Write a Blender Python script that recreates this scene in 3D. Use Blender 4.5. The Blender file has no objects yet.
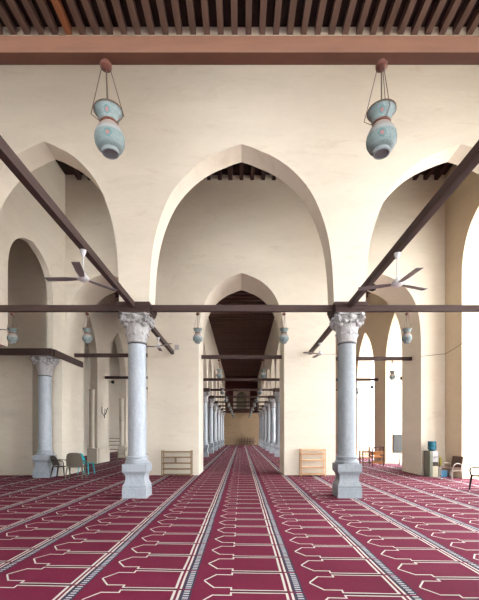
import bpy, bmesh, math, random
from mathutils import Vector, Matrix

PI = math.pi
random.seed(7)
SC = bpy.context.scene
COL = SC.collection

# ------------------------------------------------------------------ camera
cam_d = bpy.data.cameras.new('camera')
cam = bpy.data.objects.new('camera', cam_d)
COL.objects.link(cam)
cam.location = (0, 0, 1.64)
cam.rotation_euler = (PI / 2, 0, 0)
cam_d.sensor_fit = 'HORIZONTAL'
cam_d.sensor_width = 36
cam_d.lens = 375 / 479 * 36
cam_d.shift_x = -2.0 / 479
cam_d.shift_y = 134.5 / 479
cam_d.clip_end = 400
SC.camera = cam

# ------------------------------------------------------------------ world, exposure
w = bpy.data.worlds.new('world')
SC.world = w
w.use_nodes = True
bg = w.node_tree.nodes['Background']
bg.inputs[0].default_value = (0.93, 0.96, 1.0, 1)
bg.inputs[1].default_value = 1.0
SC.view_settings.view_transform = 'Standard'
SC.view_settings.look = 'None'
SC.view_settings.gamma = 1
SC.view_settings.use_curve_mapping = False
SC.view_settings.exposure = 4.02
SC.cycles.max_bounces = 14
SC.cycles.diffuse_bounces = 12
SC.cycles.glossy_bounces = 3
SC.cycles.use_denoising = True
SC.cycles.sample_clamp_indirect = 0


# ------------------------------------------------------------------ node helpers
class NT:
    def __init__(s, name, rough=0.8):
        s.m = bpy.data.materials.new(name)
        s.m.use_nodes = True
        s.t = s.m.node_tree
        s.b = s.t.nodes['Principled BSDF']
        s.b.inputs['Roughness'].default_value = rough

    def new(s, kind):
        return s.t.nodes.new(kind)

    def put(s, sock, v):
        if isinstance(v, (int, float)):
            sock.default_value = v
        elif isinstance(v, tuple):
            sock.default_value = v if len(v) == len(sock.default_value) else (*v, 1)
        else:
            s.t.links.new(v, sock)

    def math(s, op, a, b=0.0, c=None):
        n = s.new('ShaderNodeMath')
        n.operation = op
        s.put(n.inputs[0], a)
        s.put(n.inputs[1], b)
        if c is not None:
            s.put(n.inputs[2], c)
        return n.outputs[0]

    def mul(s, *a):
        r = a[0]
        for x in a[1:]:
            r = s.math('MULTIPLY', r, x)
        return r

    def maxi(s, *a):
        r = a[0]
        for x in a[1:]:
            r = s.math('MAXIMUM', r, x)
        return r

    def lt(s, a, b):
        return s.math('LESS_THAN', a, b)

    def gt(s, a, b):
        return s.math('GREATER_THAN', a, b)

    def rng(s, v, lo, hi):
        return s.mul(s.gt(v, lo), s.lt(v, hi))

    def mix(s, f, a, b, mode='MIX'):
        n = s.new('ShaderNodeMix')
        n.data_type = 'RGBA'
        n.blend_type = mode
        s.put(n.inputs[0], f)
        s.put(n.inputs[6], a)
        s.put(n.inputs[7], b)
        return n.outputs[2]

    def coord(s, which='Object'):
        return s.new('ShaderNodeTexCoord').outputs[which]

    def pos(s):
        return s.new('ShaderNodeNewGeometry').outputs['Position']

    def sep(s, v):
        n = s.new('ShaderNodeSeparateXYZ')
        s.put(n.inputs[0], v)
        return n.outputs

    def scale(s, v, sc):
        n = s.new('ShaderNodeMapping')
        s.put(n.inputs[0], v)
        n.inputs['Scale'].default_value = sc
        return n.outputs[0]

    def noise(s, v, scale=5, detail=4, rough=0.55, dist=0.0):
        n = s.new('ShaderNodeTexNoise')
        s.put(n.inputs['Vector'], v)
        n.inputs['Scale'].default_value = scale
        n.inputs['Detail'].default_value = detail
        n.inputs['Roughness'].default_value = rough
        n.inputs['Distortion'].default_value = dist
        return n.outputs[0]

    def ramp(s, f, lo, hi):
        n = s.new('ShaderNodeMapRange')
        s.put(n.inputs[0], f)
        n.inputs[1].default_value = lo
        n.inputs[2].default_value = hi
        return n.outputs[0]

    def bump(s, h, strength=0.2, dist=0.02):
        n = s.new('ShaderNodeBump')
        s.put(n.inputs['Height'], h)
        n.inputs['Strength'].default_value = strength
        n.inputs['Distance'].default_value = dist
        s.t.links.new(n.outputs[0], s.b.inputs['Normal'])

    def color(s, c):
        s.put(s.b.inputs['Base Color'], c)
        return s.m


def plaster(name, base, stain=(0.62, 0.49, 0.33), amt=0.35, bumps=0.25):
    n = NT(name, 0.92)
    p = n.pos()
    a = n.noise(n.scale(p, (0.5, 0.5, 1.3)), 0.8, 5, 0.6, 0.6)
    b = n.noise(n.scale(p, (1, 1, 2.4)), 3.5, 6, 0.65)
    st = n.ramp(n.noise(n.scale(p, (0.6, 0.6, 2.2)), 1.1, 8, 0.7, 1.2), 0.56, 0.78)
    dark = tuple(x * 0.9 for x in base)
    c = n.mix(n.ramp(a, 0.35, 0.7), base, dark)
    c = n.mix(n.mul(n.ramp(b, 0.45, 0.75), 0.35), c, tuple(min(1, x * 1.06) for x in base))
    c = n.mix(n.mul(st, amt), c, stain)
    # faint joints of the masonry courses under the wash
    z = n.sep(p)[2]
    cf = n.math('FRACT', n.math('DIVIDE', n.math('ADD', z, n.mul(a, 0.05)), 0.34))
    line = n.mul(n.lt(cf, 0.05), n.ramp(b, 0.45, 0.6), 0.1)
    c = n.mix(line, c, stain)
    n.bump(n.math('ADD', n.mul(b, 1.0), n.mul(a, 2.0)), bumps, 0.03)
    return n.color(c)


def wood(name, base, dark, rough=0.55, spec=0.4, axis=(1, 1, 1), sc=6):
    n = NT(name, rough)
    n.b.inputs['Specular IOR Level'].default_value = spec
    p = n.coord('Object')
    g = n.noise(n.scale(p, axis), sc, 6, 0.6, 0.4)
    oi = n.new('ShaderNodeObjectInfo').outputs['Random']
    c = n.mix(n.ramp(g, 0.35, 0.7), base, dark)
    c = n.mix(n.mul(oi, 0.3), c, tuple(min(1, x * 1.6) for x in base))
    n.bump(g, 0.2, 0.01)
    return n.color(c)


def plain(name, c, rough=0.5, metal=0.0, var=0.08):
    n = NT(name, rough)
    n.b.inputs['Specular IOR Level'].default_value = 0.2
    n.b.inputs['Metallic'].default_value = metal
    g = n.noise(n.coord('Object'), 9, 4)
    return n.color(n.mix(n.ramp(g, 0.3, 0.7), tuple(c), tuple(x * (1 - var) for x in c)))


def marble(name, base, vein, sc=2.2):
    n = NT(name, 0.42)
    p = n.pos()
    a = n.noise(n.scale(p, (1, 1, 0.45)), sc, 8, 0.65, 1.6)
    b = n.noise(p, 14, 5, 0.7)
    v = n.ramp(n.math('ABSOLUTE', n.math('SUBTRACT', a, 0.5)), 0.06, 0.0)
    c = n.mix(n.ramp(b, 0.4, 0.75), base, tuple(x * 0.84 for x in base))
    c = n.mix(n.mul(v, 0.35), c, vein)
    n.bump(b, 0.15, 0.01)
    return n.color(c)


def carpet():
    n = NT('prayer_carpet', 0.95)
    n.b.inputs['Specular IOR Level'].default_value = 0.15
    p = n.pos()
    xyz = n.sep(p)
    P, Q = 1.165, 0.557
    wob = n.mul(n.math('SUBTRACT', n.noise(p, 0.9, 2), 0.5), 0.03)
    X = n.math('ADD', xyz[0], wob)
    Y = n.math('ADD', xyz[1], wob)
    u = n.mul(n.math('FRACT', n.math('DIVIDE', n.math('ADD', X, 0.419 + P * 40), P)), P)
    idx = n.math('FLOOR', n.math('DIVIDE', n.math('ADD', X, 0.419), P))
    Y = n.math('ADD', Y, n.math('ADD', n.mul(X, 0.037), n.mul(idx, n.math('ABSOLUTE', idx), 0.026)))
    vv = n.mul(n.math('SUBTRACT', n.math('FRACT', n.math('DIVIDE', n.math('ADD', Y, -4.197 + Q * 60.5), Q)), 0.5), Q)
    v = n.math('ABSOLUTE', vv)
    t = 0.0095
    ab = lambda a, b: n.math('ABSOLUTE', n.math('SUBTRACT', a, b))
    m1 = n.mul(n.lt(ab(v, n.mul(u, 0.183 / 0.125)), t * 1.77), n.lt(u, 0.125))
    m2 = n.mul(n.lt(ab(v, 0.183), t), n.rng(u, 0.12, 0.32))
    m3 = n.mul(n.lt(ab(u, 0.31), t), n.rng(v, 0.174, 0.2555))
    m4 = n.mul(n.lt(ab(v, 0.246), t), n.rng(u, 0.30, 0.895))
    m5 = n.mul(n.lt(ab(u, 0.884), 0.013), n.lt(v, 0.2555))
    m6 = n.mul(n.lt(ab(u, 0.938), 0.012), n.lt(v, 0.262))
    white = n.maxi(m1, m2, m3, m4, m5, m6)
    band = n.mul(n.rng(u, 0.955, 1.066), n.lt(v, 0.262))
    rung = n.mul(n.rng(u, 0.985, 1.045), n.gt(n.math('FRACT', n.math('DIVIDE', n.math('ADD', vv, 4), 0.056)), 0.5), band)
    nz = n.noise(p, 1.1, 5, 0.6)
    fz = n.noise(p, 160, 3, 0.7)
    red = n.mix(n.ramp(nz, 0.3, 0.7), (0.135, 0.008, 0.035), (0.10, 0.005, 0.025))
    red = n.mix(n.mul(fz, 0.25), red, (0.19, 0.03, 0.06))
    pair = n.mul(n.gt(v, 0.2555), n.rng(u, 0.315, 0.9))
    red = n.mix(n.mul(pair, 0.6), red, (0.03, 0.012, 0.02))
    c = n.mix(band, red, (0.035, 0.033, 0.055))
    c = n.mix(rung, c, (0.42, 0.41, 0.44))
    c = n.mix(white, c, (0.52, 0.49, 0.45))
    n.bump(fz, 0.5, 0.006)
    return n.color(c)


def glaze():
    n = NT('painted_glass', 0.45)
    n.b.inputs['Specular IOR Level'].default_value = 0.25
    p = n.coord('Object')
    x, y, z = n.sep(p)
    ang = n.math('ARCTAN2', y, x)
    g = n.noise(p, 55, 5, 0.8)
    c = n.mix(n.ramp(g, 0.35, 0.7), (0.095, 0.135, 0.13), (0.165, 0.20, 0.195))
    pale = (0.23, 0.225, 0.215)
    c = n.mix(n.rng(z, -0.635, -0.555), c, (0.22, 0.175, 0.15))
    c = n.mix(n.rng(z, -0.675, -0.635), c, pale)
    c = n.mix(n.lt(z, -0.785), c, (0.15, 0.175, 0.175))
    for zz in (-0.635, -0.675, -0.762, -0.48, -0.53):
        c = n.mix(n.mul(n.lt(n.math('ABSOLUTE', n.math('SUBTRACT', z, zz)), 0.0028), 0.8), c, (0.15, 0.20, 0.21))
    # pink flowers around the two bowls
    a4 = n.math('SUBTRACT', n.math('FRACT', n.math('DIVIDE', n.math('ADD', ang, 6.9 + PI / 2), PI / 2)), 0.5)
    for zz in (-0.72, -0.505):
        d = n.math('SQRT', n.math('ADD', n.math('POWER', n.mul(a4, 0.17), 2.0),
                                  n.math('POWER', n.math('SUBTRACT', z, zz), 2.0)))
        c = n.mix(n.lt(d, 0.030), c, (0.06, 0.12, 0.115))
        c = n.mix(n.lt(d, 0.015), c, (0.20, 0.07, 0.08))
        c = n.mix(n.lt(d, 0.006), c, (0.2, 0.13, 0.08))
    return n.color(c)


M = {}
M['plaster'] = plaster('lime_plaster', (0.62, 0.562, 0.464), (0.43, 0.355, 0.26), 0.6)
M['plaster_ochre_shade'] = plaster('ochre_shade_plaster', (0.60, 0.49, 0.345), (0.46, 0.34, 0.21), 0.4)  # ochre tone paints the right wall's warm bounced shade into the plaster
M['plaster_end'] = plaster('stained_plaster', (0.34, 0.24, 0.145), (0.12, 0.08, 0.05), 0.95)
M['beam'] = wood('dark_beam_wood', (0.050, 0.030, 0.026), (0.030, 0.018, 0.016), 0.65, 0.2, (1, 1, 6), 2)
M['near_beam'] = wood('brown_beam_wood', (0.125, 0.060, 0.036), (0.085, 0.040, 0.025), 0.6, 0.25, (1, 1, 8), 2)
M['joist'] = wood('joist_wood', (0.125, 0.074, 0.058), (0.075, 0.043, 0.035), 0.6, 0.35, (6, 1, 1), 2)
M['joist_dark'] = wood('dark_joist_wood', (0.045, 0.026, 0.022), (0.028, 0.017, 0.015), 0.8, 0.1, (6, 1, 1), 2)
M['joist_orange'] = wood('orange_joist_wood', (0.27, 0.10, 0.045), (0.18, 0.07, 0.03), 0.6, 0.35, (6, 1, 1), 2)
M['board'] = wood('ceiling_board_wood', (0.028, 0.018, 0.016), (0.016, 0.011, 0.010), 0.8, 0.2)
M['marble'] = marble('white_marble', (0.31, 0.345, 0.375), (0.18, 0.21, 0.25))
M['marble_grey'] = marble('grey_marble', (0.20, 0.225, 0.245), (0.13, 0.145, 0.165))
M['capital'] = marble('carved_marble', (0.33, 0.325, 0.32), (0.15, 0.14, 0.135), 5)
M['lead'] = plain('dark_lead', (0.07, 0.07, 0.075), 0.6)
M['carpet'] = carpet()
M['glaze'] = glaze()
M['copper'] = plain('old_copper', (0.13, 0.055, 0.04), 0.4, 0.3)
M['wire'] = plain('dark_wire', (0.12, 0.09, 0.07), 0.45, 0.5)
M['white_metal'] = plain('white_enamel', (0.5, 0.5, 0.5), 0.35)
M['fan_blade'] = plain('fan_blade_paint', (0.17, 0.145, 0.145), 0.4)
M['rack_dark'] = wood('brown_rack_wood', (0.24, 0.16, 0.09), (0.16, 0.10, 0.06), 0.6, 0.3)
M['rack_pale'] = wood('pale_pine', (0.55, 0.33, 0.17), (0.42, 0.24, 0.12), 0.6, 0.3)
M['orange_wood'] = wood('orange_varnished_wood', (0.46, 0.19, 0.06), (0.20, 0.08, 0.035), 0.4, 0.5)
M['dark_wood'] = wood('dark_varnished_wood', (0.12, 0.06, 0.04), (0.07, 0.035, 0.025), 0.4, 0.5)
M['taupe_plastic'] = plain('taupe_plastic', (0.10, 0.082, 0.062), 0.6)
M['brown_plastic'] = plain('brown_plastic', (0.035, 0.026, 0.02), 0.7)
M['teal_plastic'] = plain('teal_plastic', (0.01, 0.30, 0.34), 0.4)
M['cream_plastic'] = plain('cream_plastic', (0.36, 0.32, 0.23), 0.45)
M['black_plastic'] = plain('black_plastic', (0.008, 0.009, 0.010), 0.75)
M['black_plastic'].node_tree.nodes['Principled BSDF'].inputs['Specular IOR Level'].default_value = 0.02
M['navy_plastic'] = plain('navy_plastic', (0.02, 0.04, 0.07), 0.5)
M['dark_grey'] = plain('dark_grey_paint', (0.045, 0.045, 0.043), 0.7)
M['grey_metal'] = plain('grey_metal', (0.26, 0.26, 0.25), 0.5)
M['silver'] = plain('silver_tube', (0.27, 0.23, 0.20), 0.5)
M['brown_fabric'] = plain('brown_fabric', (0.09, 0.055, 0.042), 0.9)
M['cabinet'] = plain('grey_green_cabinet', (0.14, 0.145, 0.11), 0.5)
M['white_plastic'] = plain('white_plastic', (0.36, 0.34, 0.34), 0.5)
M['yellow_plastic'] = plain('yellow_plastic', (0.22, 0.20, 0.03), 0.4)
M['blue_plastic'] = plain('blue_plastic', (0.05, 0.17, 0.28), 0.4)
M['bottle'] = plain('blue_water_bottle', (0.012, 0.085, 0.125), 0.15)
M['ground'] = plain('courtyard_stone', (0.72, 0.69, 0.64), 0.9)
M['screen'] = wood('reddish_timber_screen', (0.10, 0.035, 0.028), (0.06, 0.022, 0.02), 0.7, 0.2)
M['grey_green'] = plain('grey_green_paint', (0.18, 0.19, 0.13), 0.8)


# ------------------------------------------------------------------ mesh helpers
class MB:
    def __init__(s):
        s.v = []
        s.f = []
        s.M = Matrix.Identity(4)

    def add(s, vs, fs):
        o = len(s.v)
        s.v += [tuple(s.M @ Vector(p)) for p in vs]
        s.f += [tuple(o + i for i in f) for f in fs]
        return s

    def box(s, x0, x1, y0, y1, z0, z1):
        vs = [(x0, y0, z0), (x1, y0, z0), (x1, y1, z0), (x0, y1, z0),
              (x0, y0, z1), (x1, y0, z1), (x1, y1, z1), (x0, y1, z1)]
        return s.add(vs, [(0, 3, 2, 1), (4, 5, 6, 7), (0, 1, 5, 4), (1, 2, 6, 5), (2, 3, 7, 6), (3, 0, 4, 7)])

    def lathe(s, prof, seg=24, c=(0, 0, 0), power=None, caps=True):
        """prof: list of (r, z); power=True makes squares"""
        vs, fs = [], []
        for r, z in prof:
            for k in range(seg):
                a = 2 * PI * (k + (0.5 if power else 0)) / seg
                rr = r * math.sqrt(2) if power else r
                vs.append((c[0] + rr * math.cos(a), c[1] + rr * math.sin(a), c[2] + z))
        n = len(prof)
        for i in range(n - 1):
            for k in range(seg):
                k2 = (k + 1) % seg
                fs.append((i * seg + k, i * seg + k2, (i + 1) * seg + k2, (i + 1) * seg + k))
        if caps:
            fs.append(tuple(reversed(range(seg))))
            fs.append(tuple((n - 1) * seg + k for k in range(seg)))
        return s.add(vs, fs)

    def square(s, prof, c=(0, 0, 0)):
        return s.lathe(prof, 4, c, True)

    def tube(s, pts, r, seg=8, r2=None, flat=1.0):
        pts = [Vector(p) for p in pts]
        n = len(pts)
        vs, fs = [], []
        up = Vector((0, 0, 1))
        for i, p in enumerate(pts):
            d = (pts[min(i + 1, n - 1)] - pts[max(i - 1, 0)]).normalized()
            ref = up if abs(d.z) < 0.9 else Vector((1, 0, 0))
            a = d.cross(ref).normalized()
            b = a.cross(d).normalized()
            rr = r if r2 is None else r + (r2 - r) * i / (n - 1)
            for k in range(seg):
                t = 2 * PI * k / seg
                vs.append(p + a * rr * math.cos(t) + b * rr * math.sin(t) * flat)
        for i in range(n - 1):
            for k in range(seg):
                k2 = (k + 1) % seg
                fs.append((i * seg + k, i * seg + k2, (i + 1) * seg + k2, (i + 1) * seg + k))
        fs.append(tuple(reversed(range(seg))))
        fs.append(tuple((n - 1) * seg + k for k in range(seg)))
        return s.add(vs, fs)

    def ball(s, c, r, seg=12, rings=8):
        rx, ry, rz = r if isinstance(r, tuple) else (r, r, r)
        vs = [(c[0], c[1], c[2] - rz)]
        for i in range(1, rings):
            t = PI * i / rings
            for k in range(seg):
                a = 2 * PI * k / seg
                vs.append((c[0] + rx * math.sin(t) * math.cos(a), c[1] + ry * math.sin(t) * math.sin(a), c[2] - rz * math.cos(t)))
        vs.append((c[0], c[1], c[2] + rz))
        fs = []
        for k in range(seg):
            k2 = (k + 1) % seg
            fs.append((0, 1 + k2, 1 + k))
            for i in range(rings - 2):
                a = 1 + i * seg
                fs.append((a + k, a + k2, a + seg + k2, a + seg + k))
            a = 1 + (rings - 2) * seg
            fs.append((a + k, a + k2, len(vs) - 1))
        return s.add(vs, fs)

    def sheet(s, grid, th=0.02):
        """grid[i][j] of points -> thickened curved panel"""
        h, wd = len(grid), len(grid[0])
        P = [[Vector(p) for p in row] for row in grid]
        top, bot = [], []
        for i in range(h):
            for j in range(wd):
                du = P[i][min(j + 1, wd - 1)] - P[i][max(j - 1, 0)]
                dv = P[min(i + 1, h - 1)][j] - P[max(i - 1, 0)][j]
                nn = du.cross(dv).normalized()
                top.append(P[i][j] + nn * th / 2)
                bot.append(P[i][j] - nn * th / 2)
        N = h * wd
        fs = []
        for i in range(h - 1):
            for j in range(wd - 1):
                a = i * wd + j
                fs.append((a, a + 1, a + wd + 1, a + wd))
                fs.append((N + a, N + a + wd, N + a + wd + 1, N + a + 1))
        edge = [j for j in range(wd)] + [i * wd + wd - 1 for i in range(1, h)] + \
               [(h - 1) * wd + j for j in range(wd - 2, -1, -1)] + [i * wd for i in range(h - 2, 0, -1)]
        for k in range(len(edge)):
            a, b = edge[k], edge[(k + 1) % len(edge)]
            fs.append((a, N + a, N + b, b))
        return s.add(top + bot, fs)

    def build(s, name, mat, parent=None, bevel=0.0, smooth=True, loc=None):
        me = bpy.data.meshes.new(name)
        me.from_pydata(s.v, [], s.f)
        me.validate()
        bm = bmesh.new()
        bm.from_mesh(me)
        bmesh.ops.recalc_face_normals(bm, faces=bm.faces)
        if bevel:
            es = [e for e in bm.edges if len(e.link_faces) == 2 and e.calc_face_angle(0) > 0.6]
            bmesh.ops.bevel(bm, geom=es, offset=bevel, segments=2, affect='EDGES', profile=0.7, clamp_overlap=True)
        bm.to_mesh(me)
        bm.free()
        if smooth:
            me.shade_smooth()
            me.set_sharp_from_angle(angle=math.radians(38))
        me.materials.append(M[mat] if isinstance(mat, str) else mat)
        o = bpy.data.objects.new(name, me)
        COL.objects.link(o)
        if parent:
            o.parent = parent
        if loc:
            o.location = loc
        return o


def tag(o, label, cat, group=None):
    o['label'] = label
    o['category'] = cat
    if group:
        o['group'] = group
    return o


def thing(name, label, cat, loc=(0, 0, 0), rz=0, group=None):
    o = bpy.data.objects.new(name, None)
    o.empty_display_size = 0.1
    COL.objects.link(o)
    o.location = loc
    o.rotation_euler = (0, 0, rz)
    return tag(o, label, cat, group)


def struct(o, label=None):
    o['kind'] = 'structure'
    if label:
        o['label'] = label
    return o


def copy_tree(o, loc=None, rz=None, label=None, group=None, parent=None, sc=None):
    c = o.copy()
    COL.objects.link(c)
    c.parent = parent
    if loc is not None:
        c.location = loc
    if rz is not None:
        c.rotation_euler = (0, 0, rz)
    if sc is not None:
        c.scale = sc
    if label:
        c['label'] = label
    if group:
        c['group'] = group
    for ch in list(o.children):
        copy_tree(ch, parent=c)
    return c


# ------------------------------------------------------------------ walls with arches
PROF = [(0, 0), (.10, .018), (.196, .042), (.30, .068), (.418, .107), (.56, .172), (.70, .263), (.80, .360),
        (.886, .487), (.945, .62), (.983, .79), (1, 1)]


def catmull(pts, n=3):
    out = []
    for i in range(len(pts) - 1):
        p0 = pts[max(i - 1, 0)] if i else (-pts[1][0] + 2 * pts[0][0], -pts[1][1] + 2 * pts[0][1])
        p1, p2 = pts[i], pts[i + 1]
        p3 = pts[i + 2] if i + 2 < len(pts) else (2 * p2[0] - p1[0], 2 * p2[1] - p1[1])
        for k in range(n):
            t = k / n
            out.append(tuple(0.5 * (2 * b + (c - a) * t + (2 * a - 5 * b + 4 * c - d) * t * t + (3 * b - a - 3 * c + d) * t ** 3)
                             for a, b, c, d in zip(p0, p1, p2, p3)))
    out.append(pts[-1])
    return out


SMOOTHP = catmull(PROF)
LANCET = [(2 * math.cos(a) - 1, 1 - math.sin(a) / math.sin(PI / 3)) for a in
          [PI / 3 * (1 - k / 14) for k in range(15)]]


def arch_pts(c, half, spring, apex, prof=None):
    prof = prof or SMOOTHP
    h = apex - spring
    left = [(c - half * x, apex - h * d) for x, d in reversed(prof)]
    right = [(c + half * x, apex - h * d) for x, d in prof[1:]]
    return left + right


def arch_wall(name, axis, a0, a1, s0, s1, z0, z1, ops, mat='plaster', legs=None, label=None, extra=None):
    """axis 'x': wall runs along X, thickness a0..a1 in Y.  axis 'y': runs along Y, thickness in X.
       ops: (centre, half, spring, apex, profile, floor) in order; legs: bottom z of each leg."""
    n = len(ops)
    legs = legs or [z0] * (n + 1)
    pl = [(s0, legs[0])]
    for i, op in enumerate(ops):
        c, half, sp, ap = op[:4]
        prof = op[4] if len(op) > 4 else None
        pl.append((c - half, legs[i]))
        pl += arch_pts(c, half, sp, ap, prof)
        pl.append((c + half, legs[i + 1]))
    pl += [(s1, legs[-1]), (s1, z1), (s0, z1)]
    cl = []
    for p in pl:
        if not cl or (abs(cl[-1][0] - p[0]) + abs(cl[-1][1] - p[1])) > 1e-4:
            cl.append(p)
    if abs(cl[0][0] - cl[-1][0]) + abs(cl[0][1] - cl[-1][1]) < 1e-4:
        cl.pop()
    bm = bmesh.new()
    mk = (lambda s, t, z: (s, t, z)) if axis == 'x' else (lambda s, t, z: (t, s, z))
    f = [bm.verts.new(mk(s, a0, z)) for s, z in cl]
    b = [bm.verts.new(mk(s, a1, z)) for s, z in cl]
    N = len(cl)
    for i in range(N):
        j = (i + 1) % N
        bm.faces.new((f[i], f[j], b[j], b[i]))
    ff = bm.faces.new(f)
    fb = bm.faces.new(list(reversed(b)))
    bm.normal_update()
    bmesh.ops.triangulate(bm, faces=[ff, fb], quad_method="BEAUTY", ngon_method="EAR_CLIP")
    bmesh.ops.recalc_face_normals(bm, faces=bm.faces)
    me = bpy.data.meshes.new(name)
    bm.to_mesh(me)
    bm.free()
    me.shade_smooth()
    me.set_sharp_from_angle(angle=math.radians(30))
    me.materials.append(M[mat])
    o = bpy.data.objects.new(name, me)
    COL.objects.link(o)
    return struct(o, label)


def wall_box(name, b, mat='plaster', label=None):
    return struct(MB().box(*b).build(name, mat, smooth=False), label)


# ================================================================== SETTING
CZ = 12.1      # ceiling boards of the near bays
CZ2 = 10.8     # ceiling boards beyond the thick pier wall
struct(MB().box(-12.6, 9.2, -9, 62, -0.1, 0).build('floor', 'carpet', smooth=False),
       'floor covered in red prayer carpet with white arched niches')
struct(MB().box(9.21, 60, -60, 120, -0.12, -0.02).build('ground', 'ground', smooth=False), 'pale courtyard paving outside')
wall_box('ceiling', (-12.6, 9.2, -9, 15.1, CZ, CZ + 0.3), 'board')
wall_box('ceiling_far', (-12.6, 9.2, 16.9, 62, CZ2, CZ2 + 0.3), 'board')

FA = 9.09
arch_wall('wall_front', 'x', 9.62, 10.26, -8.0, 8.2, 5.02, CZ,
          [(-5.07, 1.93, 5.2, 9.16), (0, 2.37, 5.1, FA), (5.63, 2.45, 5.1, FA)], legs=[5.02, 5.02, 5.02, 0.0],
          label='beige plaster wall pierced by three big pointed arches')
arch_wall('wall_near', 'x', 3.06, 3.70, -8.2, 8.2, 5.02, CZ,
          [(-5.5, 2.3, 5.1, FA), (0, 2.46, 5.1, FA), (5.5, 2.3, 5.1, FA)], legs=[5.02, 5.02, 5.02, 0.0])
SA = 8.14
arch_wall('wall_middle', 'x', 15.1, 16.9, -7.74, 8.2, 0, CZ,
          [(-5.44, 1.66, 5.44, SA), (0, 1.72, 5.44, SA), (5.51, 1.72, 5.44, SA)],
          label='thick beige pier wall with three pointed passages')
wall_box('wall_middle_left', (-12.0, -8.42, 15.1, 16.9, 0, CZ))
wall_box('wall_middle_lintel', (-8.42, -7.74, 15.1, 15.55, 4.55, CZ))
wall_box('wall_middle_niche', (-8.42, -7.74, 15.55, 16.9, 0, CZ))
# left arcade at right angles, with its single arch, sitting on the timber and the corner column
arch_wall('wall_left_arcade', 'y', -7.32, -7.10, 10.26, 15.1, 4.3, CZ,
          [(12.76, 1.37, 6.6, 8.2)], legs=[4.3, 4.845])
wall_box('wall_left_pier', (-7.74, -7.10, 14.83, 15.1, 0, 4.845))
arch_wall('wall_left_near', 'y', -8.6, -8.0, -9, 9.6, 0, CZ, [(-3.5, 2.2, 5.1, FA), (3.0, 2.2, 5.1, FA)], legs=[0, 0, 0])
wall_box('wall_left_outer', (-12.6, -12.0, -9, 60, 0, CZ))
# far arcades on both sides
far = [(20.05, 1.3, 5.4, 8.15, LANCET), (24.9, 1.7, 5.5, 8.4, LANCET)] + \
      [(30.2 + 5.1 * k, 1.4, 5.4, 8.2, LANCET) for k in range(6)]
arch_wall('wall_left', 'y', -8.61, -8.2, 16.9, 60, 0, CZ2, far)
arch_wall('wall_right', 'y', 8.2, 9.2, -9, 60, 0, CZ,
          [(0.2, 1.5, 5.5, 8.6), (5.3, 2.45, 5.5, 10.4), (12.2, 1.75, 7.4, 9.8)] + far, mat='plaster_ochre_shade',
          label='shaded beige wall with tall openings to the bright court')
arch_wall('wall_back', 'x', -9.0, -8.4, -12, 8.2, 0, CZ,
          [(-3.2, 2.4, 5, 9.3), (3.6, 2.4, 5, 9.3)])
# nave arcades, on the columns
nav = [(19.6, 2.2, 5.3, 7.9)] + [(25.35 + 5.2 * k, 2.2, 5.3, 7.9) for k in range(6)]
for sx, nm in ((-1, 'wall_nave_left'), (1, 'wall_nave_right')):
    a, b = sorted((sx * 2.54, sx * 2.96))
    arch_wall(nm, 'y', a, b, 16.9, 58.6, 5.02, CZ2, nav)
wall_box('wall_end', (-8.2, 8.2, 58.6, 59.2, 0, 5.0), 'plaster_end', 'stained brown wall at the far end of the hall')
wall_box('wall_end_upper', (-8.2, 8.2, 58.7, 59.2, 5.0, CZ2), 'screen')

# ================================================================== JOISTS
jn = MB().box(-0.075, 0.075, 0, 1, 0, 0.205).build('ceiling_joist', 'joist', smooth=False)
jn.location = (-0.177 - 0.354 * 16, 3.7, CZ - 0.206)
jn.scale = (1, 9.62 - 3.7, 1)
g1 = 'brown ceiling joists nearest the camera'
tag(jn, 'brown square ceiling joist running towards the big arched wall', 'ceiling joist', g1)
jo = MB().box(-0.075, 0.075, 0, 1, 0, 0.205).build('ceiling_joist', 'joist_orange', smooth=False)
jo.scale = jn.scale
tag(jo, 'orange brown ceiling joist among the darker ones, top left', 'ceiling joist')
jo.location = (-0.177 - 0.354 * 12, 3.7, CZ - 0.206)
for k in range(-20, 22):
    if k in (-16, -12):
        continue
    c = copy_tree(jn)
    c.location.x = -0.177 + 0.354 * k
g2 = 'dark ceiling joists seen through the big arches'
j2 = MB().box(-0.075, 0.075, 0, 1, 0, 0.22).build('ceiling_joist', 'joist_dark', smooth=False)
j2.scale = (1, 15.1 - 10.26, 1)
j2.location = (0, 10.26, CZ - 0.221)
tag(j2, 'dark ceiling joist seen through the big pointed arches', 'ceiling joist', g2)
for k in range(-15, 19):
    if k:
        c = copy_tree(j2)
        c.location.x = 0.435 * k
g3 = 'ceiling joists across the long central aisle'
j3 = MB().box(-2.54, 2.54, -0.08, 0.08, 0, 0.2).build('ceiling_joist', 'joist', smooth=False)
j3.location = (0, 17.3, CZ2 - 0.201)
tag(j3, 'dark joist crossing the ceiling of the long central aisle', 'ceiling joist', g3)
y = 17.95
while y < 58:
    c = copy_tree(j3)
    c.location.y = y
    y += 0.65
g4 = 'ceiling joists across the side aisles'
j4 = MB().box(2.96, 8.2, -0.08, 0.08, 0, 0.2).build('ceiling_joist', 'joist', smooth=False)
j4.location = (0, 17.3, CZ2 - 0.201)
tag(j4, 'dark joist crossing the ceiling of a side aisle', 'ceiling joist', g4)
for sx in (0, -11.16):
    y = 17.3
    while y < 34:
        if not (sx == 0 and y == 17.3):
            c = copy_tree(j4)
            c.location = (sx, y, CZ2 - 0.201)
        y += 0.65


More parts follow.
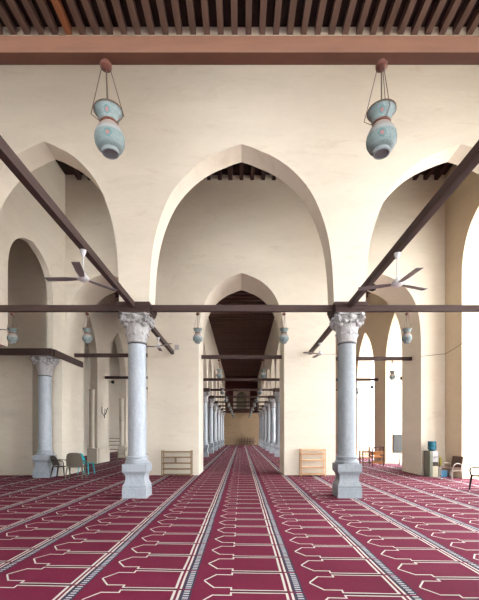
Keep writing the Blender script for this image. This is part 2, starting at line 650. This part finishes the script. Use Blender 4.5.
# ================================================================== COLUMNS
def make_column(label, loc):
    t = thing('marble_column', label, 'column', loc)
    MB().square([(.31, 0), (.31, .255), (.292, .262), (.292, .28), (.306, .286), (.306, .31), (.285, .345), (.262, .39), (.248, .44), (.244, .49),
                 (.246, .555), (.256, .60), (.276, .635), (.302, .665), (.31, .69), (.31, .875)]).build('pedestal', 'marble', t, smooth=False)
    MB().lathe([(.305, .876), (.318, .89), (.318, .925), (.300, .945), (.272, .965), (.256, .99), (.256, 1.005),
                (.282, 1.015), (.292, 1.035), (.290, 1.055), (.276, 1.072), (.25, 1.08)], 32).build('base_moulding', 'marble', t)
    MB().lathe([(.252, 1.08), (.246, 1.10), (.24, 1.14), (.238, 2.4), (.229, 3.90), (.231, 4.005)], 32).build('shaft', 'marble', t)
    MB().lathe([(.234, 4.006), (.243, 4.015), (.243, 4.03), (.234, 4.04)], 32).build('neck_ring', 'lead', t)
    cp = MB()
    cp.lathe([(.236, 4.041), (.256, 4.05), (.258, 4.075), (.242, 4.095), (.246, 4.20), (.256, 4.29), (.262, 4.34), (.285, 4.42), (.33, 4.60), (.35, 4.72)], 24)
    # abacus with hollowed sides
    pts = []
    for q in range(4):
        a = q * PI / 2
        for s, d in ((-.28, .385), (-.2, .35), (0, .325), (.2, .35), (.28, .385)):
            pts.append((d * math.cos(a) - s * math.sin(a), d * math.sin(a) + s * math.cos(a)))
    nn = len(pts)
    cp.add([(x, y_, 4.725) for x, y_ in pts] + [(x * 1.03, y_ * 1.03, 4.76) for x, y_ in pts],
           [(i, (i + 1) % nn, nn + (i + 1) % nn, nn + i) for i in range(nn)] +
           [tuple(range(nn - 1, -1, -1)), tuple(range(nn, 2 * nn))])
    # two rings of acanthus leaves curling outwards
    for ring, (n_, z0, z1, r0, r1, wd) in enumerate(((8, 4.10, 4.33, .25, .30, .085), (8, 4.30, 4.60, .265, .40, .11))):
        for k in range(n_):
            a = 2 * PI * (k + 0.5 * ring) / n_
            ca, sa = math.cos(a), math.sin(a)
            grid = []
            for i in range(7):
                q = i / 6
                z = z0 + (z1 - z0) * min(1, q * 1.25) - (0.09 * max(0, q - 0.72) / 0.28)
                r = r0 + (r1 - r0) * q ** 2.2
                ww = wd * (0.75 + 0.5 * math.sin(q * PI)) * (1 if q < .9 else .55)
                row = []
                for jx in range(-2, 3):
                    s = ww * jx / 2
                    rr = r - abs(jx) * 0.012
                    row.append((rr * ca - s * sa, rr * sa + s * ca, z))
                grid.append(row)
            cp.sheet(grid, 0.03)
            cp.ball((r1 * 0.97 * ca, r1 * 0.97 * sa, z1 - 0.05), (0.025, 0.025, 0.022) if ring == 0 else (0.055, 0.055, 0.05), 8, 6)
    # corner volutes and centre flowers
    for q in range(4):
        a = q * PI / 2 + PI / 4
        ca, sa = math.cos(a), math.sin(a)
        for s in (-1, 1):
            sp = []
            for i in range(19):
                th = i / 18 * 3.4 * PI
                rr = 0.10 * (1 - i / 22)
                sp.append(((.425 + rr * math.cos(th) * .75) * ca - s * .035 * sa, (.425 + rr * math.cos(th) * .75) * sa + s * .035 * ca,
                           4.615 + rr * math.sin(th)))
            cp.tube(sp, 0.03, 7, 0.02)
        cp.ball((.42 * ca, .42 * sa, 4.615), (.055, .055, .06), 8, 6)
        cp.ball((.33 * ca, .33 * sa, 4.50), (.08, .08, .07), 8, 6)
        a = q * PI / 2
        cp.ball((.345 * math.cos(a), .345 * math.sin(a), 4.68), (.07, .07, .07), 8, 6)
        cp.ball((.35 * math.cos(a), .35 * math.sin(a), 4.54), (.05, .05, .045), 8, 6)
    cp.build('capital', 'capital', t)
    MB().square([(.375, 4.761), (.375, 4.84), (.40, 4.841), (.40, 4.925), (.425, 4.926), (.425, 5.015)]).build('impost_block', 'beam', t)
    return t


col0 = make_column('white marble column on the left, in front of the brown shoe rack', (-2.76, 9.94, 0))
colr = copy_tree(col0, (2.79, 9.94, 0), label='grey marble column on the right, beside the pale pine rack')
for ch in colr.children:
    if ch.name.split('.')[0] in ('pedestal', 'base_moulding', 'shaft'):
        ch.data = ch.data.copy()
        ch.data.materials[0] = M['marble_grey']
for x in (-3.07, 3.07):
    copy_tree(col0, (x, 3.38, 0), label='marble column beside the camera, carrying the nearest cross beam', group='columns beside the camera')
copy_tree(col0, (-7.5, 9.94, 0), label='marble column at the left end of the big arched wall')
cc = copy_tree(col0, (-7.6, 14.5, 0), label='slender marble column in the left corner, next to the plastic chairs')
cc.scale = (1, 1, 4.60 / 4.76)
for ch in list(cc.children):
    if ch.name.startswith('impost'):
        bpy.data.objects.remove(ch)
for sx, sd in ((-1, 'left'), (1, 'right')):
    for k in range(7):
        Yc = 22.5 + 5.2 * k
        o = copy_tree(col0, (sx * 2.75, Yc, 0), label='marble column in the %s row lining the long central aisle' % sd,
                      group='columns of the %s aisle row' % sd)

# ================================================================== TIE BEAMS
ZB, ZT = 4.84, 5.0


def tie(b, label, mat='beam', group=None):
    x0, x1, y0, y1, z0, z1 = b
    c = ((x0 + x1) / 2, (y0 + y1) / 2, z0)
    o = MB().box(x0 - c[0], x1 - c[0], y0 - c[1], y1 - c[1], 0, z1 - z0).build('tie_beam', mat, bevel=0.008, loc=c)
    return tag(o, label, 'beam', group)


tie((-2.37, 2.37, 3.16, 3.27, 4.86, 5.003), 'brown cross beam closest to the camera, along the picture top', 'near_beam')
tie((-2.33, 2.36, 9.72, 9.83, ZB, ZT), 'dark horizontal beam between the two big marble columns')
tie((-7.07, -3.19, 9.72, 9.83, ZB, ZT), 'dark horizontal beam left of the left marble column')
tie((3.22, 8.19, 9.72, 9.83, ZB, ZT), 'dark horizontal beam right of the right marble column')
tie((-2.82, -2.71, 3.81, 9.51, 4.86, 5.01), 'dark beam slanting from top left down to the left column')
tie((2.71, 2.82, 3.81, 9.51, 4.86, 5.01), 'dark beam slanting from top right down to the right column')
tie((-2.82, -2.71, 10.37, 15.09, 4.86, 5.01), 'short dark beam behind the left column, reaching the pier')
tie((2.71, 2.82, 10.37, 15.09, 4.86, 5.01), 'short dark beam behind the right column, reaching the pier')
tie((-11.9, -7.06, 13.9, 14.06, 4.603, 4.84), 'dark timber over the slender left corner column')
tie((-7.095, -7.0, 14.07, 16.6, 4.603, 4.84), 'dark timber along the left jamb behind the corner column')
tie((-7.07, -3.81, 15.85, 15.97, 4.92, 5.07), 'dark tie beam across the left passage of the pier wall')
tie((-1.70, 1.70, 15.85, 15.97, 4.85, 5.0), 'dark tie beam across the central passage of the pier wall')
tie((3.81, 7.21, 15.85, 15.97, 4.78, 4.93), 'dark tie beam across the right passage of the pier wall')
for k in range(7):
    Yc = 22.5 + 5.2 * k
    tie((-2.3, 2.3, Yc - .06, Yc + .06, 4.86, 5.01), 'dark cross beam over the long central aisle', group='cross beams of the central aisle')
    if k < 3:
        tie((-8.19, -3.2, Yc - .06, Yc + .06, 4.98, 5.13), 'dark cross beam over the left side aisle', group='cross beams of the left aisle')
        tie((3.2, 8.19, Yc - .06, Yc + .06, 4.86, 5.01), 'dark cross beam over the right side aisle', group='cross beams of the right aisle')


# ================================================================== LAMPS
def make_lamp(label, loc, rz=0):
    t = thing('hanging_lamp', label, 'lamp', loc, rz)
    MB().lathe([(.004, 0), (.010, -.004), (.012, -.02), (.035, -.03), (.050, -.05), (.048, -.075), (.03, -.09), (.008, -.1)], 20).build('cap', 'copper', t)
    MB().tube([(0, 0, -.09), (0, 0, -.50)], .006).build('rod', 'wire', t)
    MB().lathe([(.070, -.560), (.074, -.548), (.082, -.52), (.098, -.485), (.116, -.452), (.110, -.452), (.092, -.485), (.076, -.52), (.066, -.545)], 32,
               caps=False).build('upper_bowl', 'glaze', t)
    MB().lathe([(.117, -.457), (.121, -.453), (.121, -.446), (.114, -.445), (.110, -.450)], 32, caps=False).build('rim', 'wire', t)
    MB().lathe([(.070, -.548), (.078, -.555), (.079, -.567), (.072, -.574)], 24).build('waist_band', 'copper', t)
    MB().lathe([(.073, -.574), (.086, -.59), (.105, -.62), (.121, -.655), (.127, -.69), (.122, -.73), (.104, -.765),
                (.082, -.782), (.072, -.788), (.070, -.812), (.062, -.818), (.055, -.81)], 32).build('lamp_body', 'glaze', t)
    for a in (-0.25, PI * 0.62, PI * 1.18):
        ca, sa = math.cos(a), math.sin(a)
        MB().tube([(.03 * ca, .03 * sa, -.06), (.145 * ca, .145 * sa, -.53), (.079 * ca, .079 * sa, -.56)], .0035, 6).build('hanging_wire', 'wire', t)
    return t


lamp0 = make_lamp('pale green glass lamp hanging at upper left from the near beam', (-1.165, 3.215, 4.859))
lamp0.rotation_euler = (0, math.radians(-3), 0)
copy_tree(lamp0, (1.20, 3.215, 4.859), 1.1, label='pale green glass lamp hanging at upper right from the near beam')
for x, lb in ((-5.97, 'small glass lamp at the far left edge, under the dark beam'),
              (-4.02, 'small glass lamp left of the left column, under the dark beam'),
              (-1.14, 'small glass lamp hanging just right of the left column'),
              (1.11, 'small glass lamp hanging just left of the right column'),
              (4.31, 'small glass lamp right of the right column, under the dark beam')):
    copy_tree(lamp0, (x, 9.775, ZB - .001), x, label=lb)
for x, lb in ((-.95, 'tiny glass lamp in the central passage, left side'), (.93, 'tiny glass lamp in the central passage, right side'),
              (6.4, 'tiny glass lamp in the right passage against the white opening')):
    copy_tree(lamp0, (x, 15.91, (4.849 if abs(x) < 1 else 4.779)), x, label=lb)
copy_tree(lamp0, (6.9, 22.5, 4.859), 0.4, label='tiny glass lamp in the right side aisle, just right of the column')
for k in range(7):
    for sx in (-1, 1):
        copy_tree(lamp0, (sx * 1.14, 22.5 + 5.2 * k, 4.859), k, label='tiny pale lamp under a cross beam of the long central aisle',
                  group='lamps of the central aisle')


# ================================================================== FANS
def make_fan(label, loc, drop, angs, droop=0.0):
    t = thing('ceiling_fan', label, 'fan', loc)
    MB().lathe([(.055, 0), (.052, -.03), (.03, -.09), (.016, -.11)], 20).build('canopy', 'white_metal', t)
    MB().tube([(0, 0, -.1), (0, 0, -drop + .09)], .012).build('rod', 'white_metal', t)
    MB().lathe([(.03, -drop + .11), (.05, -drop + .08), (.08, -drop + .045), (.10, -drop + .015), (.10, -drop - .012), (.07, -drop - .035), (.03, -drop - .045)],
               24).build('motor_housing', 'white_metal', t)
    for a in angs:
        mb = MB()
        mb.M = Matrix.Rotation(math.radians(a), 4, 'Z') @ Matrix.Translation((0, 0, -drop)) @ Matrix.Rotation(0.1, 4, 'X')
        mb.sheet([[(.10 + .56 * i / 6, (j - 1.5) / 1.5 * (.042 + .022 * min(1, i / 2)), droop * (i / 6)) for j in range(4)] for i in range(7)], .008)
        mb.build('blade', 'fan_blade', t)
    return t


make_fan('ceiling fan hanging from the left slanting beam', (-2.765, 6.55, 4.859), .50, (178, 54, 283))
make_fan('ceiling fan hanging from the right slanting beam', (2.765, 6.66, 4.859), .55, (160, 278, 22))
make_fan('small ceiling fan behind the left column', (-2.765, 12.45, 4.859), .30, (185, 95, 320))
make_fan('small ceiling fan behind the right column', (2.765, 13.2, 4.859), .38, (200, 10, 100))
make_fan('ceiling fan cut off by the left picture edge', (-6.82, 9.775, ZB - .001), .45, (5, 125, 245))


# ================================================================== RACKS
def rack(name, label, loc, wd, ht, dp, shelves, mat, div=None, rz=0):
    t = thing(name, label, 'shoe rack', loc, rz)
    for x in (0, wd):
        for yy in (0, dp):
            MB().box(x - .018, x + .018, yy - .018, yy + .018, 0, ht).build('post', mat, t, bevel=.003)
    for z in shelves:
        mb = MB()
        for q in range(3):
            mb.box(.018, wd - .018, dp * q / 3 + .01, dp * (q + 1) / 3 - .02, z, z + .04)
        mb.build('shelf', mat, t)
    if div:
        MB().box(wd * div[0] - .01, wd * div[0] + .01, 0.02, dp - .02, div[1], div[2]).build('divider', mat, t)
    return t


rack('shoe_rack', 'low brown wooden shoe rack against the pier left of the aisle', (-3.12, 14.7, 0), 1.14, 1.02, .34,
     (.04, .26, .49, .72, .94), 'rack_dark', (.45, .52, .72))
rack('shoe_rack', 'low pale pine shoe rack against the pier right of the aisle', (2.34, 14.68, 0), .94, 1.08, .36,
     (.06, .32, .60, .85, 1.01), 'rack_pale')
rack('shoe_rack', 'pale wood rack in the far right opening beside the column', (7.55, 25.2, 0), 1.1, 1.0, .3,
     (.05, .28, .52, .75, .95), 'rack_pale')
rack('shoe_rack', 'brown rack seen through a distant opening on the left', (-11.3, 30.5, 0), 1.5, 1.35, .35,
     (.06, .4, .75, 1.05, 1.3), 'rack_dark')


# ================================================================== CHAIRS
def plastic_chair(label, loc, rz, mat, arms=True, wd=.5, seat_z=.43, back=.84):
    """faces +x"""
    t = thing('plastic_chair', label, 'chair', loc, rz)
    h = wd / 2
    MB().sheet([[(-.22 + .44 * i / 6, (j - 3) / 3 * (h - .03), seat_z + .012 * ((j - 3) / 3) ** 2 - .02 * math.sin(PI * i / 6)) for j in range(7)]
                for i in range(7)], .022).build('seat', mat, t)
    MB().sheet([[(-.22 - .13 * i / 6 + .05 * ((j - 4) / 4) ** 2, (j - 4) / 4 * (h - .01 - .05 * (i / 6) ** 3),
                  seat_z + .03 + (back - seat_z - .03) * i / 6 - .06 * (i / 6) * ((j - 4) / 4) ** 4) for j in range(9)] for i in range(7)],
               .022).build('backrest', mat, t)
    for sy in (-1, 1):
        MB().tube([(.20, sy * (h - .04), seat_z - .005), (.25, sy * h, 0)], .03, 8, .02).build('leg', mat, t)
        MB().tube([(-.20, sy * (h - .04), seat_z - .005), (-.28, sy * h, 0)], .03, 8, .02).build('leg', mat, t)
        if arms:
            MB().tube([(.20, sy * (h - .01), seat_z), (.22, sy * (h + .015), seat_z + .14), (.19, sy * (h + .02), seat_z + .21), (.08, sy * (h + .02), seat_z + .225),
                       (-.12, sy * (h + .01), seat_z + .23), (-.26, sy * (h - .02), seat_z + .24)], .024, 8, flat=.7).build('armrest', mat, t)
    return t


plastic_chair('taupe plastic armchair left, its back turned to the camera', (-6.2, 14.05, 0), math.radians(100), 'taupe_plastic', wd=.6, back=.97)
plastic_chair('dark brown plastic armchair squeezed next to the left corner column', (-6.86, 14.25, 0), math.radians(0), 'brown_plastic', wd=.5)
plastic_chair('teal plastic chair without arms by the left jamb', (-6.45, 15.6, 0), math.radians(-15), 'teal_plastic', arms=False, wd=.4, seat_z=.44, back=.86)
plastic_chair('cream plastic chair in the distance behind the left column', (-7.65, 23.9, 0), math.radians(200), 'cream_plastic', wd=.45)
plastic_chair('black plastic armchair at the right picture edge', (7.04, 10.9, 0), math.radians(182), 'black_plastic', wd=.55)
plastic_chair('grey plastic chair in the bright opening, below the grey board', (8.5, 19.4, 0), math.radians(180), 'dark_grey', wd=.5)

# visitor armchair with metal arms
t = thing('office_armchair', 'brown padded armchair with silver curved arms by the right wall', 'chair', (7.55, 13.5, 0), math.radians(197))
t.scale = (.85, .85, .92)
MB().box(-.24, .24, -.25, .25, .40, .46).build('seat', 'brown_fabric', t, bevel=.02)
MB().sheet([[(-.27 - .10 * i / 5, (j - 3) / 3 * .26, .50 + .42 * i / 5) for j in range(7)] for i in range(6)], .05).build('backrest', 'brown_fabric', t)
for sy in (-1, 1):
    MB().tube([(.27, sy * .29, .0), (.25, sy * .29, .3), (.22, sy * .29, .5), (.14, sy * .29, .62), (.02, sy * .29, .67), (-.12, sy * .29, .66), (-.26, sy * .29, .6)],
              .018).build('armrest', 'silver', t)
    MB().tube([(-.24, sy * .27, .62), (-.30, sy * .28, 0)], .016).build('leg', 'silver', t)
    MB().tube([(.27, sy * .28, .38), (-.25, sy * .28, .38)], .014).build('seat_rail', 'silver', t)

# wooden bench seat far right
t = thing('wooden_bench', 'orange brown wooden bench with a slatted back, right side aisle', 'bench', (6.92, 19.6, 0), 0)
for x, hh in ((-.58, .78), (-.08, .98), (.5, 1.02)):
    for yy in (0, .5):
        MB().box(x - .03, x + .03, yy - .03, yy + .03, 0, hh if yy or x > -.1 else .78).build('post', 'dark_wood', t)
MB().box(-.55, -.11, -.02, .52, .40, .45).box(-.05, .47, -.02, .52, .42, .50).build('seat', 'orange_wood', t)
MB().box(-.55, -.11, -.03, .03, .70, .77).build('armrest', 'dark_wood', t)
mb = MB()
for q in range(4):
    mb.box(-.47 + q * .1, -.44 + q * .1, -.01, .01, .46, .70)
mb.build('spindles', 'dark_wood', t)
MB().box(-.05, .47, .46, .50, .52, .72).build('back_panel', 'orange_wood', t)
MB().box(-.05, .47, -.02, .02, .62, .76).box(-.05, .47, -.02, .02, .12, .24).build('front_panel', 'orange_wood', t)
MB().box(-.05, .47, -.03, .03, .92, .98).build('top_rail', 'dark_wood', t)
MB().box(-.55, -.11, -.02, .02, .14, .20).build('stretcher', 'dark_wood', t)

# water dispenser
t = thing('water_dispenser', 'tall water dispenser cabinet standing against the right pier', 'water dispenser', (7.42, 14.62, 0))
MB().box(-.17, -.06, -.2, .3, 0, 1.0).build('cabinet', 'cabinet', t, bevel=.008)
MB().box(-.055, .17, -.16, .28, 0, .42).build('lower_case', 'cream_plastic', t, bevel=.01)
MB().box(-.055, .17, -.16, .28, .421, .58).build('drip_tray', 'brown_plastic', t, bevel=.01)
MB().box(-.055, .17, -.14, .28, .581, 1.0).build('upper_case', 'white_plastic', t, bevel=.01)
for x in (.02, .1):
    MB().tube([(x, -.14, .78), (x, -.19, .78), (x, -.19, .73)], .014).build('tap', 'grey_metal', t)
tag(MB().lathe([(.10, 0), (.11, .02), (.158, .05), (.16, .15), (.148, .17), (.155, .19), (.155, .27), (.148, .285), (.155, .30), (.155, .35), (.14, .375), (.05, .38)],
               24).build('water_bottle', 'bottle', loc=(7.45, 14.66, 1.001)),
    'dark blue water bottle on top of the water dispenser', 'bottle')
tag(MB().lathe([(.045, 0), (.05, .02), (.05, .26), (.03, .31), (.03, .34)], 16).build('bottle', 'yellow_plastic', loc=(7.69, 14.5, .4405)),
    'yellow plastic bottle beside the white part of the water dispenser', 'bottle')
t = thing('side_table', 'low dark table between the dispenser and the padded armchair', 'table', (7.78, 14.68, 0))
MB().box(-.17, .26, -.25, .3, .40, .44).build('table_top', 'dark_wood', t, bevel=.005)
for x in (-.14, .23):
    for yy in (-.22, .27):
        MB().box(x - .015, x + .015, yy - .015, yy + .015, 0, .4).build('leg', 'grey_metal', t)
o = MB().box(-.12, .12, -.13, .13, 0, .26).build('storage_box', 'blue_plastic', bevel=.012, loc=(7.84, 14.62, 0.001))
tag(o, 'light blue plastic box on the carpet under the low table', 'box')
MB().box(-.13, .13, -.14, .14, .261, .285).build('lid', 'navy_plastic', o, bevel=.006)
# grey board in the right opening
t = thing('notice_board', 'grey board fixed in the bright opening of the right wall', 'board', (8.87, 21.3, .62))
MB().box(-.24, .24, -.02, .0, 0, 1.0).build('panel', 'dark_grey', t)
MB().box(-.26, .26, .001, .03, -.02, 1.02).build('frame', 'lead', t, bevel=.004)

# ================================================================== SMALL THINGS
# round shafts set against the pier jambs of the left aisle, with their foot ledges
for n_, Yc in ((1, 21.35), (2, 26.6)):
    mb = MB().box(-.2, .33, -.15, .14, 0, .85).box(.262, .35, .17, 1.9, 0, .85)
    mb.lathe([(.17, .851), (.17, .90), (.14, .93), (.14, 4.1), (.165, 4.13), (.165, 4.18)], 24)
    struct(mb.build('trim_%d' % n_, 'plaster', loc=(-8.46, Yc - .152, 0)), 'plaster half column against a pier of the left aisle')


def spotlight(label, loc, rz, sc=1.0):
    t = thing('floodlight', label, 'floodlight', loc, rz)
    t.scale = (sc, sc, sc)
    MB().box(0, .16, -.015, .015, -.015, .015).build('bracket', 'lead', t)
    MB().box(.16, .30, -.10, .10, -.10, .08).build('housing', 'black_plastic', t, bevel=.015)
    return t


spotlight('black floodlight on the big wall just right of the right column', (3.19, 9.60, 5.35), math.radians(-60), .8)
spotlight('small floodlight on the right passage wall against the white opening', (8.19, 19.0 - .35, 4.45), math.radians(180), .9)
spotlight('small dark floodlight high on the far left aisle wall', (-8.19, 23.2, 4.9), 0, 1.0)
spotlight('small floodlight by the further white opening on the right', (8.19, 22.9, 4.55), math.radians(180), .9)

tag(MB().box(-.09, .09, -.02, 0, -.1, .1).box(-.06, .06, -.026, -.02, -.06, .06).build('vent_cover', 'white_plastic', loc=(-2.60, 15.099, 5.15), bevel=.004),
    'small square vent cover on the pier above the left rack', 'vent')

o = MB().tube([(0.02, 0, .42), (.03, 0, .05), (.16, 0, -.12)], .022).tube([(.36, 0, .36), (.26, 0, .05), (.16, 0, -.10), (.18, 0, -.25)], .028) \
    .tube([(.2, .02, .3), (.17, .02, -.08)], .018).build('wall_hook', 'lead', loc=(-8.19, 21.95, 2.85))
tag(o, 'dark forked metal hook hanging on the left aisle pier', 'hook')

# cable sagging along the right wall
pts = []
for (x, y_, z) in ((7.21, 15.08, 4.78), (7.5, 15.0, 4.80), (8.15, 14.95, 4.86), (8.17, 14.3, 4.95), (8.17, 13.6, 5.05), (8.16, 12.0, 4.86), (8.17, 10.4, 4.85)):
    pts.append((x, y_, z))
tag(MB().tube(pts, .010, 6).build('cable', 'wire'), 'thin dark cable sagging along the right wall', 'cable')

# far end of the aisle: arched window in the timber, painting-like low screen
t = thing('arched_window', 'small pointed window high in the dark far end wall', 'window', (0, 58.68, 5.6))
fr = arch_wall('surround', 'x', -.12, 0, -1.3, 1.3, 0, 3.2, [(0, .8, 1.6, 2.7)])
del fr['kind']
fr.parent = t
MB().box(-.8, .8, -.05, -.02, 0, 2.6).build('pane', 'grey_green', t)
t = thing('low_screen', 'low dark wooden screen against the far end wall', 'screen', (0.9, 58.2, 0))
mb = MB()
for k in range(10):
    mb.box(-1.2 + k * .24, -1.1 + k * .24, -.03, .03, 0, 1.0 + .25 * (k % 2))
mb.build('slats', 'dark_wood', t)
MB().box(-1.25, 1.25, .031, .07, .5, .6).build('rail', 'dark_wood', t)
